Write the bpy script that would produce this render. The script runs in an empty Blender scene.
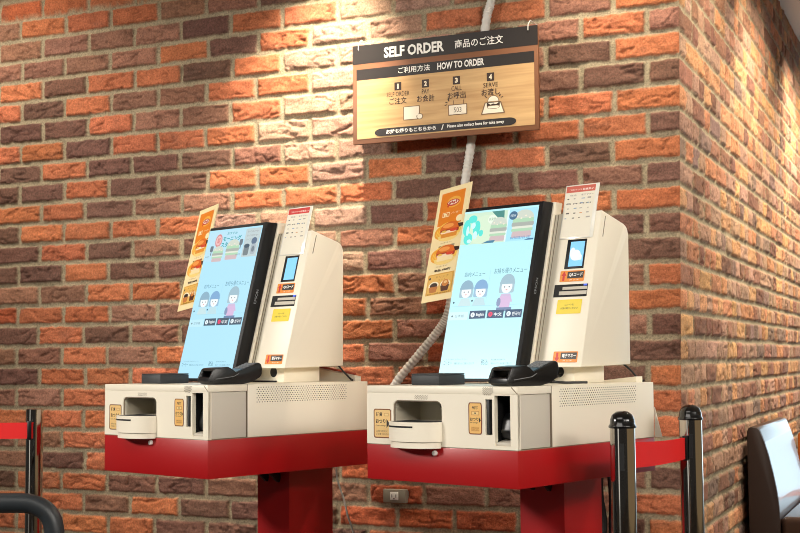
import bpy, bmesh, math, random
import numpy as np
from mathutils import Vector, Matrix

scene = bpy.context.scene
col = scene.collection
PI = math.pi
rnd = random.Random(7)

# ------------------------------------------------------------------ helpers
def lin(c):
    return tuple(((v / 255.) / 12.92 if v / 255. <= .04045 else ((v / 255. + .055) / 1.055) ** 2.4) for v in c)

def mat(name, rgb, rough=.5, metal=0., spec=.5, coat=0., bump=None, var=None, trans=0., emit=0.):
    m = bpy.data.materials.new(name); m.use_nodes = True
    nt = m.node_tree; b = nt.nodes['Principled BSDF']
    c = lin(rgb) + (1.,)
    b.inputs['Base Color'].default_value = c
    b.inputs['Roughness'].default_value = rough
    b.inputs['Metallic'].default_value = metal
    b.inputs['Specular IOR Level'].default_value = spec
    b.inputs['Coat Weight'].default_value = coat
    b.inputs['Transmission Weight'].default_value = trans
    if emit:
        b.inputs['Emission Color'].default_value = c
        b.inputs['Emission Strength'].default_value = emit
    tc = nt.nodes.new('ShaderNodeTexCoord')
    if var:                                       # gentle mottling of the colour itself
        n = nt.nodes.new('ShaderNodeTexNoise'); n.inputs['Scale'].default_value = var[0]; n.inputs['Detail'].default_value = 4
        nt.links.new(tc.outputs['Object'], n.inputs['Vector'])
        mx = nt.nodes.new('ShaderNodeMix'); mx.data_type = 'RGBA'
        mx.inputs[6].default_value = tuple(v * (1 - var[1]) for v in c[:3]) + (1,)
        mx.inputs[7].default_value = tuple(min(1, v * (1 + var[1])) for v in c[:3]) + (1,)
        nt.links.new(n.outputs['Fac'], mx.inputs[0]); nt.links.new(mx.outputs[2], b.inputs['Base Color'])
    if bump:
        n = nt.nodes.new('ShaderNodeTexNoise'); n.inputs['Scale'].default_value = bump[0]; n.inputs['Detail'].default_value = 3
        nt.links.new(tc.outputs['Object'], n.inputs['Vector'])
        bp = nt.nodes.new('ShaderNodeBump'); bp.inputs['Strength'].default_value = bump[1]; bp.inputs['Distance'].default_value = .002
        nt.links.new(n.outputs['Fac'], bp.inputs['Height']); nt.links.new(bp.outputs['Normal'], b.inputs['Normal'])
    return m

def attr_mat(name, rough=.5, emit=None, coat=0.):
    m = bpy.data.materials.new(name); m.use_nodes = True
    nt = m.node_tree; b = nt.nodes['Principled BSDF']
    a = nt.nodes.new('ShaderNodeAttribute'); a.attribute_name = 'ink'
    b.inputs['Roughness'].default_value = rough; b.inputs['Coat Weight'].default_value = coat
    if emit:
        b.inputs['Base Color'].default_value = (.01, .01, .012, 1)
        nt.links.new(a.outputs['Color'], b.inputs['Emission Color']); b.inputs['Emission Strength'].default_value = emit
        b.inputs['Roughness'].default_value = .25
    else:
        nt.links.new(a.outputs['Color'], b.inputs['Base Color'])
    return m

M = {}
M['cream'] = mat('cream_plastic', (243, 235, 216), .42, var=(6, .02))
M['panel'] = mat('grey_beige_panel', (205, 198, 184), .55)
M['seam'] = mat('dark_seam', (136, 122, 102), .7)
M['red'] = mat('red_painted_steel', (166, 10, 16), .38, var=(9, .05), coat=.1)
M['bracket'] = mat('dark_bracket', (40, 12, 14), .6)
M['black'] = mat('black_plastic', (14, 15, 18), .35)
M['hole'] = mat('dark_opening', (10, 10, 11), .7)
M['bezel'] = mat('black_screen_casing', (11, 12, 16), .5, spec=.3)
M['charcoal'] = mat('charcoal_plastic', (44, 47, 50), .55, bump=(400, .15))
M['key'] = mat('grey_keys', (120, 122, 124), .5)
M['lcd'] = mat('blue_black_lcd', (34, 52, 66), .3)
M['steel'] = mat('grey_steel', (150, 148, 142), .35, .8)
M['chrome'] = mat('chrome', (205, 200, 192), .07, 1.)
M['cap'] = mat('glossy_black_cap', (10, 10, 11), .12, coat=.6)
M['belt'] = mat('red_webbing', (222, 18, 18), .75, bump=(900, .3))
M['leather'] = mat('dark_brown_leather', (52, 34, 26), .3, bump=(260, .12), coat=.35)
M['leather_side'] = mat('dark_brown_vinyl_side', (44, 30, 24), .5, bump=(260, .1))
M['tan'] = mat('tan_leather', (188, 96, 30), .45, bump=(220, .1))
M['arm'] = mat('charcoal_moulded_plastic', (40, 45, 49), .42, bump=(500, .12))
M['conduit'] = mat('pale_ribbed_plastic', (205, 202, 194), .5)
M['socket'] = mat('grey_socket', (140, 133, 118), .5)
M['sign'] = mat('sign_brown_edge', (128, 82, 52), .5, var=(8, .06))
M['white'] = mat('white_plastic', (232, 230, 224), .4)
M['wire'] = mat('clear_hook', (220, 216, 206), .2)
M['cord'] = mat('black_cord', (12, 12, 13), .5)
M['redcord'] = mat('brick_red_cord', (150, 62, 44), .6)
M['greycord'] = mat('grey_cord', (150, 148, 140), .5)
M['card'] = mat('cream_card_edge', (236, 220, 180), .45)
M['acryl'] = mat('clear_sleeve', (238, 236, 226), .15, coat=.5)
M['glass_blue'] = mat('scanner_glass', (120, 180, 222), .08, emit=.55)
M['glass_white'] = mat('scanner_lamp', (240, 248, 255), .1, emit=1.0)
M['ceiling'] = mat('painted_ceiling', (242, 238, 228), .8)
M['floor'] = mat('brown_floor_tile', (92, 78, 66), .35, var=(3, .2))
M['print'] = attr_mat('printed_ink', .42)
M['screen'] = attr_mat('lit_screen', emit=.8)

def wood_mat():
    m = bpy.data.materials.new('pale_wood_print'); m.use_nodes = True
    nt = m.node_tree; b = nt.nodes['Principled BSDF']; b.inputs['Roughness'].default_value = .62
    tc = nt.nodes.new('ShaderNodeTexCoord'); mp = nt.nodes.new('ShaderNodeMapping')
    mp.inputs['Scale'].default_value = (2.2, 8, 34)
    n = nt.nodes.new('ShaderNodeTexNoise'); n.inputs['Scale'].default_value = 1.6; n.inputs['Detail'].default_value = 7; n.inputs['Distortion'].default_value = .6
    r = nt.nodes.new('ShaderNodeValToRGB')
    r.color_ramp.elements[0].position = .3; r.color_ramp.elements[0].color = lin((186, 144, 94)) + (1,)
    r.color_ramp.elements[1].position = .72; r.color_ramp.elements[1].color = lin((216, 178, 124)) + (1,)
    nt.links.new(tc.outputs['Object'], mp.inputs['Vector']); nt.links.new(mp.outputs['Vector'], n.inputs['Vector'])
    nt.links.new(n.outputs['Fac'], r.inputs['Fac']); nt.links.new(r.outputs['Color'], b.inputs['Base Color'])
    return m
M['wood'] = wood_mat()

def tag(o, label=None, cat=None, group=None, kind=None):
    if label: o['label'] = label
    if cat: o['category'] = cat
    if group: o['group'] = group
    if kind: o['kind'] = kind
    return o

def empty(name, loc=(0, 0, 0), rz=0., label=None, cat=None, group=None):
    o = bpy.data.objects.new(name, None); col.objects.link(o)
    o.empty_display_size = .05
    o.location = loc; o.rotation_euler = (0, 0, rz)
    return tag(o, label, cat, group)

class MB:
    def __init__(s): s.bm = bmesh.new()
    def _add(s, verts, faces):
        vs = [s.bm.verts.new(v) for v in verts]
        fs = []
        for f in faces:
            try: fs.append(s.bm.faces.new([vs[i] for i in f]))
            except ValueError: pass
        return vs, fs
    def bevel(s, vs, w, seg=2):
        es = set()
        for v in vs:
            for e in v.link_edges: es.add(e)
        bmesh.ops.bevel(s.bm, geom=list(es), offset=w, segments=seg, affect='EDGES', profile=.5)
    def box(s, x0, x1, y0, y1, z0, z1, bev=0., seg=2):
        v = [(x, y, z) for x in (x0, x1) for y in (y0, y1) for z in (z0, z1)]
        f = [(0, 1, 3, 2), (4, 6, 7, 5), (0, 4, 5, 1), (2, 3, 7, 6), (0, 2, 6, 4), (1, 5, 7, 3)]
        vs, fs = s._add(v, f)
        if bev: s.bevel(vs, bev, seg)
        return s
    def hexa(s, pts, bev=0., seg=2):            # 8 points ordered like box
        f = [(0, 1, 3, 2), (4, 6, 7, 5), (0, 4, 5, 1), (2, 3, 7, 6), (0, 2, 6, 4), (1, 5, 7, 3)]
        vs, fs = s._add(pts, f)
        if bev: s.bevel(vs, bev, seg)
        return s
    def prism(s, poly, fn, a, b, bev=0., seg=2):  # poly of (p,q); fn(p,q,t)->xyz
        n = len(poly)
        v = [fn(p, q, a) for p, q in poly] + [fn(p, q, b) for p, q in poly]
        f = [tuple(range(n)), tuple(range(2 * n - 1, n - 1, -1))] + [(i, (i + 1) % n, n + (i + 1) % n, n + i) for i in range(n)]
        vs, fs = s._add(v, f)
        if bev: s.bevel(vs, bev, seg)
        return s
    def tube(s, path, r, n=10, cap=True):
        path = [Vector(p) for p in path]; rings = []
        rr = r if isinstance(r, (list, tuple)) else [r] * len(path)
        prev = None
        for i, p in enumerate(path):
            t = (path[min(i + 1, len(path) - 1)] - path[max(i - 1, 0)]).normalized()
            if prev is None:
                a = t.orthogonal().normalized()
            else:
                a = (prev - t * prev.dot(t)).normalized()
            prev = a; b = t.cross(a)
            rings.append([s.bm.verts.new(p + (a * math.cos(2 * PI * k / n) + b * math.sin(2 * PI * k / n)) * rr[i]) for k in range(n)])
        for i in range(len(rings) - 1):
            for k in range(n):
                s.bm.faces.new([rings[i][k], rings[i][(k + 1) % n], rings[i + 1][(k + 1) % n], rings[i + 1][k]])
        if cap:
            s.bm.faces.new(rings[0]); s.bm.faces.new(rings[-1][::-1])
        return s
    def lathe(s, prof, cx=0, cy=0, n=40):       # prof of (r,z)
        rings = []
        for r, z in prof:
            if r < 1e-6: rings.append([s.bm.verts.new((cx, cy, z))])
            else: rings.append([s.bm.verts.new((cx + r * math.cos(2 * PI * k / n), cy + r * math.sin(2 * PI * k / n), z)) for k in range(n)])
        for i in range(len(rings) - 1):
            a, b = rings[i], rings[i + 1]
            for k in range(n):
                k2 = (k + 1) % n
                if len(a) == 1 and len(b) == 1: continue
                if len(a) == 1: s.bm.faces.new([a[0], b[k], b[k2]])
                elif len(b) == 1: s.bm.faces.new([a[k], b[0], a[k2]])
                else: s.bm.faces.new([a[k], b[k], b[k2], a[k2]])
        return s
    def build(s, name, m, parent=None, off=(0, 0, 0), smooth=0.6, fn=None):
        bm = s.bm
        if fn:
            for v in bm.verts: v.co = Vector(fn(*v.co))
        if any(off):
            bmesh.ops.translate(bm, verts=bm.verts, vec=-Vector(off))
        bmesh.ops.recalc_face_normals(bm, faces=bm.faces)
        me = bpy.data.meshes.new(name)
        if smooth:
            for f in bm.faces: f.smooth = True
            for e in bm.edges:
                if len(e.link_faces) == 2 and e.calc_face_angle(0) > smooth: e.smooth = False
        bm.to_mesh(me); bm.free()
        me.materials.append(m)
        o = bpy.data.objects.new(name, me); col.objects.link(o)
        if parent: o.parent = parent
        return o

def bez(p0, p1, p2, p3, n=12):
    p0, p1, p2, p3 = map(Vector, (p0, p1, p2, p3))
    return [p0 * (1 - t) ** 3 + p1 * 3 * t * (1 - t) ** 2 + p2 * 3 * t * t * (1 - t) + p3 * t ** 3 for t in [i / n for i in range(n + 1)]]

def spline(pts, n=8):
    pts = [Vector(p) for p in pts]; out = []
    P = [pts[0] * 2 - pts[1]] + pts + [pts[-1] * 2 - pts[-2]]
    for i in range(1, len(P) - 2):
        for k in range(n):
            t = k / n
            a, b, c, d = P[i - 1], P[i], P[i + 1], P[i + 2]
            out.append(.5 * ((2 * b) + (c - a) * t + (2 * a - 5 * b + 4 * c - d) * t * t + (3 * b - a - 3 * c + d) * t ** 3))
    out.append(pts[-1]); return out

# ------------------------------------------------------------------ flat printed art (lettering, pictures on signs and screens)
_tc = {}
def text_geo(s, bold):
    k = (s, bold)
    if k in _tc: return _tc[k]
    cu = bpy.data.curves.new('t', 'FONT'); cu.body = s; cu.size = 1; cu.offset = bold; cu.resolution_u = 2
    ob = bpy.data.objects.new('t', cu); col.objects.link(ob)
    dg = bpy.context.evaluated_depsgraph_get(); dg.update()
    me = ob.evaluated_get(dg).to_mesh()
    v = np.array([x.co[:2] for x in me.vertices]); f = [tuple(p.vertices) for p in me.polygons]
    ob.evaluated_get(dg).to_mesh_clear()
    bpy.data.objects.remove(ob); bpy.data.curves.remove(cu)
    _tc[k] = (v, f); return _tc[k]

class Art:
    """2D coloured polygons in (a,b) with a growing layer height."""
    def __init__(s, step=.000016): s.v = []; s.f = []; s.c = []; s.h = 0.; s.step = step
    def raw(s, pts, faces, c):
        s.h += s.step; n = len(s.v)
        s.v += [(float(p[0]), float(p[1]), s.h) for p in pts]
        for f in faces: s.f.append(tuple(n + i for i in f)); s.c.append(lin(c))
        return s
    def poly(s, pts, c): return s.raw(pts, [tuple(range(len(pts)))], c)
    def rect(s, a0, a1, b0, b1, c): return s.poly([(a0, b0), (a1, b0), (a1, b1), (a0, b1)], c)
    def rrect(s, a0, a1, b0, b1, r, c, n=5):
        p = []
        for cx, cy, t0 in ((a1 - r, b1 - r, 0), (a0 + r, b1 - r, 1), (a0 + r, b0 + r, 2), (a1 - r, b0 + r, 3)):
            p += [(cx + r * math.cos(PI / 2 * (t0 + k / n)), cy + r * math.sin(PI / 2 * (t0 + k / n))) for k in range(n + 1)]
        return s.poly(p, c)
    def ell(s, a, b, ra, rb, c, t0=0, t1=2 * PI, n=18):
        return s.poly([(a + ra * math.cos(t0 + (t1 - t0) * k / n), b + rb * math.sin(t0 + (t1 - t0) * k / n)) for k in range(n + (0 if t1 - t0 > 6.2 else 1))], c)
    def line(s, a0, b0, a1, b1, w, c):
        dx, dy = a1 - a0, b1 - b0; L = math.hypot(dx, dy) or 1; nx, ny = -dy / L * w / 2, dx / L * w / 2
        return s.poly([(a0 + nx, b0 + ny), (a0 - nx, b0 - ny), (a1 - nx, b1 - ny), (a1 + nx, b1 + ny)], c)
    def text(s, t, a0, a1, b0, b1, c, bold=.0):
        v, f = text_geo(t, bold)
        lo, hi = v.min(0), v.max(0)
        q = (v - lo) / np.maximum(hi - lo, 1e-6)
        return s.raw([(a0 + x * (a1 - a0), b0 + y * (b1 - b0)) for x, y in q], f, c)
    def build(s, name, m, parent, fn):             # fn(a,b,h)->xyz
        me = bpy.data.meshes.new(name)
        me.from_pydata([fn(*p) for p in s.v], [], s.f)
        at = me.color_attributes.new('ink', 'FLOAT_COLOR', 'CORNER')
        buf = []
        for p, c in zip(me.polygons, s.c): buf += (list(c) + [1.]) * p.loop_total
        at.data.foreach_set('color', buf)
        me.materials.append(m); me.update()
        o = bpy.data.objects.new(name, me); col.objects.link(o)
        if parent: o.parent = parent
        return o

# ------------------------------------------------------------------ camera
C = Vector((0.7421672, -3.74684199, 1.07))
right = Vector((0.9158, 0.4016, -0.0079)).normalized()
fwd = Vector((-0.4000, 0.9136, 0.0732)).normalized()
up = right.cross(fwd).normalized(); right = fwd.cross(up)
cam = bpy.data.objects.new('camera', bpy.data.cameras.new('camera')); col.objects.link(cam)
cam.matrix_world = Matrix(((right.x, up.x, -fwd.x, C.x), (right.y, up.y, -fwd.y, C.y), (right.z, up.z, -fwd.z, C.z), (0, 0, 0, 1)))
cam.data.lens = 56.925; cam.data.sensor_width = 36; cam.data.sensor_fit = 'HORIZONTAL'
scene.camera = cam

# ------------------------------------------------------------------ brick walls
rs = np.random.RandomState(5)
def vnoise(x, y, seed):
    xi = np.floor(x).astype(np.int64); yi = np.floor(y).astype(np.int64); xf = x - xi; yf = y - yi
    def h(a, b):
        q = (a * 374761393 + b * 668265263 + seed * 974711) & 0x7fffffff
        q = ((q ^ (q >> 13)) * 1274126177) & 0x7fffffff
        q = q ^ (q >> 16)
        return (q & 0xffff) / 65535.
    u = xf * xf * (3 - 2 * xf); w = yf * yf * (3 - 2 * yf)
    return (h(xi, yi) * (1 - u) + h(xi + 1, yi) * u) * (1 - w) + (h(xi, yi + 1) * (1 - u) + h(xi + 1, yi + 1) * u) * w
def fbm(x, y, seed, o=3):
    a, s, f = 0., 0., 1.
    for k in range(o):
        a = a + vnoise(x * f, y * f, seed + k) / f; s += 1 / f; f *= 2.03
    return a / s - .5

JZ = {-9: 2.76, -8: 2.681, -7: 2.602, -6: 2.523, -5: 2.444, -4: 2.364, -3: 2.284, -2: 2.204, -1: 2.127, 0: 2.0487, 1: 1.9703, 2: 1.890, 3: 1.8105, 4: 1.7356, 5: 1.659, 6: 1.584,
      7: 1.5077, 8: 1.4331, 9: 1.3561, 10: 1.2794, 11: 1.2062, 12: 1.1297, 13: 1.0546, 14: .9802, 15: .9024, 16: .827, 17: .7535, 18: .6771, 19: .6029, 20: .529}
for k in range(21, 30): JZ[k] = .529 - .0755 * (k - 20)
KS = sorted(JZ)
PAL = {'O': (184, 110, 75), 'R': (172, 91, 60), 'D': (114, 82, 69), 'M': (148, 105, 86), 'P': (172, 136, 114), 'B': (130, 92, 77), 'Y': (196, 148, 106)}  # P is the M brick with lamplight painted into its colour
# colour codes of the bricks from the free corner outwards, course by course
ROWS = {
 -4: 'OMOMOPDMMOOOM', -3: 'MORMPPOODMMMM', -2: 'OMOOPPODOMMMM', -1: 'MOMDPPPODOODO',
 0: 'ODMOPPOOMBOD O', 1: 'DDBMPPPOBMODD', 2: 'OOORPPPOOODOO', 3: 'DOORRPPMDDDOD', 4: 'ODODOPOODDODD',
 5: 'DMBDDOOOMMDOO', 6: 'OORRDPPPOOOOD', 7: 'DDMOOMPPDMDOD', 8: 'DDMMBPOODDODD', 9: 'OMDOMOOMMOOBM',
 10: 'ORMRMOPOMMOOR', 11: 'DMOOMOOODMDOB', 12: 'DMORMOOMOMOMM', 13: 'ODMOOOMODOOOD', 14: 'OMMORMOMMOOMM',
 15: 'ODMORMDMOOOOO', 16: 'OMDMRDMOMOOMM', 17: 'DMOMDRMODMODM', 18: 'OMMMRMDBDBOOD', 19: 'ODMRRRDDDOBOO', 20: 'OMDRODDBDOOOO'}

def brick_wall(name, S, Zs, axis, left):
    """S: distances from the corner (>=0); height field stood on x or y."""
    S = np.array(S); Zs = np.array(Zs); ns, nz = len(S), len(Zs)
    s, z = np.meshgrid(S, Zs, indexing='ij')
    sd = 11 if left else 77
    zz = z + .006 * fbm(s * 3.1, z * 9, sd) + .004 * fbm(s * 22, z * 22, sd + 3)
    ss = s + .006 * fbm(s * 14, z * 14, sd + 9)
    jz = np.array([JZ[k] for k in KS])                  # descending
    row = np.clip(np.searchsorted(-jz, -zz) - 1, 0, len(KS) - 2)
    top = jz[row]; bot = jz[row + 1]
    dz = np.minimum(top - zz, zz - bot)
    brick = np.zeros_like(row); ds = np.zeros_like(s); colr = np.zeros(s.shape + (3,)); tilt = np.zeros(s.shape); prot = np.zeros(s.shape)
    rr = random.Random(3 if left else 9)
    for ri, k in enumerate(KS[:-1]):
        m = row == ri
        b = [0.]
        if left:
            b.append(.2 if k % 2 == 0 else .0995)
            while b[-1] < 6: b.append(b[-1] + .205)
            b = [b[0]] + [x + rr.uniform(-.006, .006) for x in b[1:]]
        else:
            b.append(.0995 if k % 2 == 0 else .203)
            while b[-1] < 8: b.append(b[-1] + rr.choice((.103, .103, .205, .112)))
        b = np.array(b)
        nb = len(b) - 1
        cs = []
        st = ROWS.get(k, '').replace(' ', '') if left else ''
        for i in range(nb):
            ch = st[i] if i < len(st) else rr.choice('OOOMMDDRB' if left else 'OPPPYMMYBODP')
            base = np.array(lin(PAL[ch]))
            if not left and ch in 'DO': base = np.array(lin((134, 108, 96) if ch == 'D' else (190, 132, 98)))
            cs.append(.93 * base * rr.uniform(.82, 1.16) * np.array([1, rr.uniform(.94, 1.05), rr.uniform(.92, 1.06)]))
        cs = np.array(cs); tl = np.array([rr.uniform(-1, 1) for _ in range(nb)]); pr = np.array([rr.uniform(-.5, 1.) for _ in range(nb)])
        idx = np.clip(np.searchsorted(b, ss[m]) - 1, 0, nb - 1)
        brick[m] = idx + 100 * ri
        d = np.minimum(ss[m] - b[idx], b[idx + 1] - ss[m])
        d = np.where((idx == 0) & (ss[m] < .05), .05, d)     # no joint on the arris
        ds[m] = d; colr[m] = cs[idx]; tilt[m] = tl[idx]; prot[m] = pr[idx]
    e = np.minimum(dz, ds)
    e = e + .007 * fbm(s * 60, z * 60, sd + 20)
    face = np.clip((e - .0062) / .0065, 0, 1); face = face * face * (3 - 2 * face)
    # hand-made faces: creases slanting across each brick, pits and swellings
    off = brick * 1.37
    ang = tilt * .5
    cr = np.abs(fbm(ss * 15 + off, zz * 34 + ss * 18 * ang + off, sd + 31, 3)) * 2
    cre = np.clip(1 - cr / .20, 0, 1) ** 2 * (vnoise(ss * 11 + off, zz * 16 + off, sd + 44) > .42)
    relief = .011 * fbm(ss * 20 + off, zz * 34 + off, sd + 50, 4) - .0065 * cre + .0028 * prot + .002 + .006 * (np.abs(fbm(ss * 8 + off, zz * 22 - ss * 9 + off, sd + 120, 2)) - .12)
    mort = -.0058 + .0032 * fbm(s * 70, z * 70, sd + 60, 3)
    h = face * relief + (1 - face) * mort
    h = h + .0022 * fbm(s * 150, z * 150, sd + 130, 2)
    h = h if left else h * .85
    edge = np.clip(s / .014, 0, 1); h = h * edge + (1 - edge) * (-.001)
    mcol = np.array(lin((152, 139, 114))) * (1 + .35 * fbm(s * 30, z * 30, sd + 70, 3))[..., None]
    var = 1 + .38 * fbm(ss * 26 + off, zz * 40 + off, sd + 80, 4)
    smear = np.clip(fbm(ss * 13 + off, zz * 24 + off, sd + 90, 3) * 4 - .55, 0, 1)[..., None] * .3
    bc = colr * var[..., None] * (1 - .3 * cre[..., None])
    bc = bc * (1 - smear) + np.array(lin((110, 84, 74))) * smear
    f3 = np.clip((e - .0062) / .004, 0, 1)[..., None]
    c = bc * f3 + mcol * (1 - f3)
    out = .0185 * (z - 1.0)                              # the pier stands a little out of plumb
    if axis == 'x': co = np.stack([-s + out * np.clip(1 - s / 1.5, 0, 1), -h, z], -1)
    else: co = np.stack([h + out, s, z], -1)
    co = co.reshape(-1, 3)
    i = np.arange(ns * nz).reshape(ns, nz)
    q = np.stack([i[:-1, :-1], i[1:, :-1], i[1:, 1:], i[:-1, 1:]], -1).reshape(-1, 4)
    if axis == 'x': q = q[:, ::-1]
    else: q = q
    me = bpy.data.meshes.new(name)
    me.vertices.add(len(co)); me.vertices.foreach_set('co', co.astype(np.float32).ravel())
    me.loops.add(q.size); me.loops.foreach_set('vertex_index', q.astype(np.int32).ravel())
    me.polygons.add(len(q)); me.polygons.foreach_set('loop_start', (np.arange(len(q)) * 4).astype(np.int32))
    me.polygons.foreach_set('loop_total', np.full(len(q), 4, np.int32)); me.polygons.foreach_set('use_smooth', np.ones(len(q), bool))
    me.update(calc_edges=True); me.validate()
    at = me.color_attributes.new('ink', 'FLOAT_COLOR', 'POINT')
    at.data.foreach_set('color', np.concatenate([np.clip(c, .005, .95), np.ones(c.shape[:2] + (1,))], -1).astype(np.float32).ravel())
    m = attr_mat(name + '_brick', .85); nt = m.node_tree; b = nt.nodes['Principled BSDF']
    b.inputs['Specular IOR Level'].default_value = .2
    tc = nt.nodes.new('ShaderNodeTexCoord'); n = nt.nodes.new('ShaderNodeTexNoise'); n.inputs['Scale'].default_value = 260; n.inputs['Detail'].default_value = 3
    bp = nt.nodes.new('ShaderNodeBump'); bp.inputs['Strength'].default_value = .6; bp.inputs['Distance'].default_value = .004
    nt.links.new(tc.outputs['Object'], n.inputs['Vector']); nt.links.new(n.outputs['Fac'], bp.inputs['Height']); nt.links.new(bp.outputs['Normal'], b.inputs['Normal'])
    g = nt.nodes.new('ShaderNodeTexNoise'); g.inputs['Scale'].default_value = 150; g.inputs['Detail'].default_value = 5; g.inputs['Roughness'].default_value = .7
    rp = nt.nodes.new('ShaderNodeMapRange'); rp.inputs[1].default_value = .3; rp.inputs[2].default_value = .7; rp.inputs[3].default_value = .55; rp.inputs[4].default_value = 1.4
    mx = nt.nodes.new('ShaderNodeMix'); mx.data_type = 'RGBA'; mx.blend_type = 'MULTIPLY'; mx.inputs[0].default_value = 1
    aa = [q for q in nt.nodes if q.type == 'ATTRIBUTE'][0]
    nt.links.new(tc.outputs['Object'], g.inputs['Vector']); nt.links.new(g.outputs['Fac'], rp.inputs[0])
    nt.links.new(aa.outputs['Color'], mx.inputs[6]); nt.links.new(rp.outputs[0], mx.inputs[7]); nt.links.new(mx.outputs[2], b.inputs['Base Color'])
    me.materials.append(m)
    o = bpy.data.objects.new(name, me); col.objects.link(o)
    return tag(o, kind='structure')

zf = np.concatenate([np.arange(0, .44, .008), np.arange(.44, 2.36, .004), np.arange(2.36, 2.7501, .013)])
brick_wall('wall_front', np.concatenate([np.arange(0, 2.8, .004), np.arange(2.8, 4.61, .02)]), zf, 'x', True)
zr = np.concatenate([np.arange(0, .38, .01), np.arange(.38, 2.75, .005), [2.75]])
brick_wall('wall_right', np.concatenate([np.arange(0, 1.2, .005), np.arange(1.2, 2.6, .007), np.arange(2.6, 5.0, .012), np.arange(5.0, 6.51, .05)]), zr, 'y', False)
tag(MB().box(-4.6, 5.0, -7.0, 7.0, -.1, 0.).build('floor', M['floor'], smooth=0), kind='structure')
tag(MB().box(-4.6, 5.0, -7.0, 7.0, 2.75, 2.85).build('ceiling', M['ceiling'], smooth=0), kind='structure')
tag(MB().box(.55, .60, .2, 6.5, 2.738, 2.752).build('trim_1', M['white'], smooth=0), kind='structure')

# ------------------------------------------------------------------ kiosks
LEAN = .279
def lean(u, w, z): return (u, .335 + (z - 1.0475) * LEAN + w, z)

def ring_prism(mb, outer, inner, fn, a, b):
    n = len(outer)
    v = [fn(p, q, t) for t in (a, b) for p, q in outer] + [fn(p, q, t) for t in (a, b) for p, q in inner]
    f = []
    for i in range(n):
        j = (i + 1) % n
        f += [(i, j, n + j, n + i), (2 * n + j, 2 * n + i, 3 * n + i, 3 * n + j), (i, 2 * n + i, 2 * n + j, j), (n + i, n + j, 3 * n + j, 3 * n + i)]
    mb._add(v, f); return mb

def holed_panel(mb, x0, x1, z0, z1, holes, y0, y1):
    xs = sorted({x0, x1} | {h[0] for h in holes} | {h[1] for h in holes}); zs = sorted({z0, z1} | {h[2] for h in holes} | {h[3] for h in holes})
    vid = {}
    def V(x, z):
        if (x, z) not in vid: vid[(x, z)] = mb.bm.verts.new((x, y0, z))
        return vid[(x, z)]
    fs = []
    for i in range(len(xs) - 1):
        for j in range(len(zs) - 1):
            cx, cz = (xs[i] + xs[i + 1]) / 2, (zs[j] + zs[j + 1]) / 2
            if any(h[0] < cx < h[1] and h[2] < cz < h[3] for h in holes): continue
            fs.append(mb.bm.faces.new([V(xs[i], zs[j]), V(xs[i + 1], zs[j]), V(xs[i + 1], zs[j + 1]), V(xs[i], zs[j + 1])]))
    r = bmesh.ops.extrude_face_region(mb.bm, geom=fs)
    for g in r['geom']:
        if isinstance(g, bmesh.types.BMVert): g.co.y = y1
    return mb

def recess(mb, x0, x1, z0, z1, y0, y1):          # five inner sides of a pocket
    v = [(x, y, z) for x in (x0, x1) for y in (y0, y1) for z in (z0, z1)]
    mb._add(v, [(2, 3, 7, 6), (0, 1, 3, 2), (4, 6, 7, 5), (0, 2, 6, 4), (1, 5, 7, 3)])
    return mb

def sticker(name, parent, u0, u1, z0, z1, draw, off, lbl):
    a = Art(); draw(a)
    o = a.build(name, M['print'], parent, lambda p, q, h: (u0 + (u1 - u0) * p - off[0], -.0006 - h - off[1], z0 + (z1 - z0) * q - off[2]))
    o['label'] = lbl; return o

ORANGE = (232, 140, 36); INK = (40, 26, 22)
def draw_coin(a):
    a.rrect(0, 1, 0, 1, .09, (122, 66, 40)); a.rrect(.05, .95, .035, .965, .07, (236, 198, 132))
    a.text('硬貨', .14, .5, .74, .88, INK, .03); a.rect(.6, .86, .75, .86, (206, 160, 96)); a.rect(.63, .83, .77, .84, (238, 206, 146))
    a.text('おつり', .12, .68, .5, .65, INK, .03); a.text('Coin change', .12, .68, .39, .45, INK, .01)
    a.poly([(.74, .34), (.92, .5), (.74, .66)], INK)
    a.text('お取り忘れに', .16, .8, .2, .27, (96, 64, 44)); a.text('ご注意ください', .14, .86, .1, .17, (96, 64, 44))
def draw_note(a):
    a.rrect(0, 1, 0, 1, .12, (122, 58, 36)); a.rrect(.07, .93, .03, .97, .09, (238, 190, 112))
    a.text('紙幣', .26, .74, .78, .88, INK, .03); a.rect(.22, .8, .6, .73, (200, 146, 80)); a.rect(.27, .75, .62, .71, (240, 206, 140)); a.ell(.5, .665, .06, .025, INK)
    a.text('おつり', .12, .74, .42, .53, INK, .03); a.text('Bill change', .14, .7, .34, .39, INK, .01); a.poly([(.78, .36), (.92, .45), (.78, .54)], INK)
    a.rect(.2, .8, .1, .24, (226, 170, 92)); a.text('お取り忘れに', .22, .78, .18, .22, (96, 64, 44)); a.text('ご注意ください', .2, .8, .12, .16, (96, 64, 44))

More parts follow.
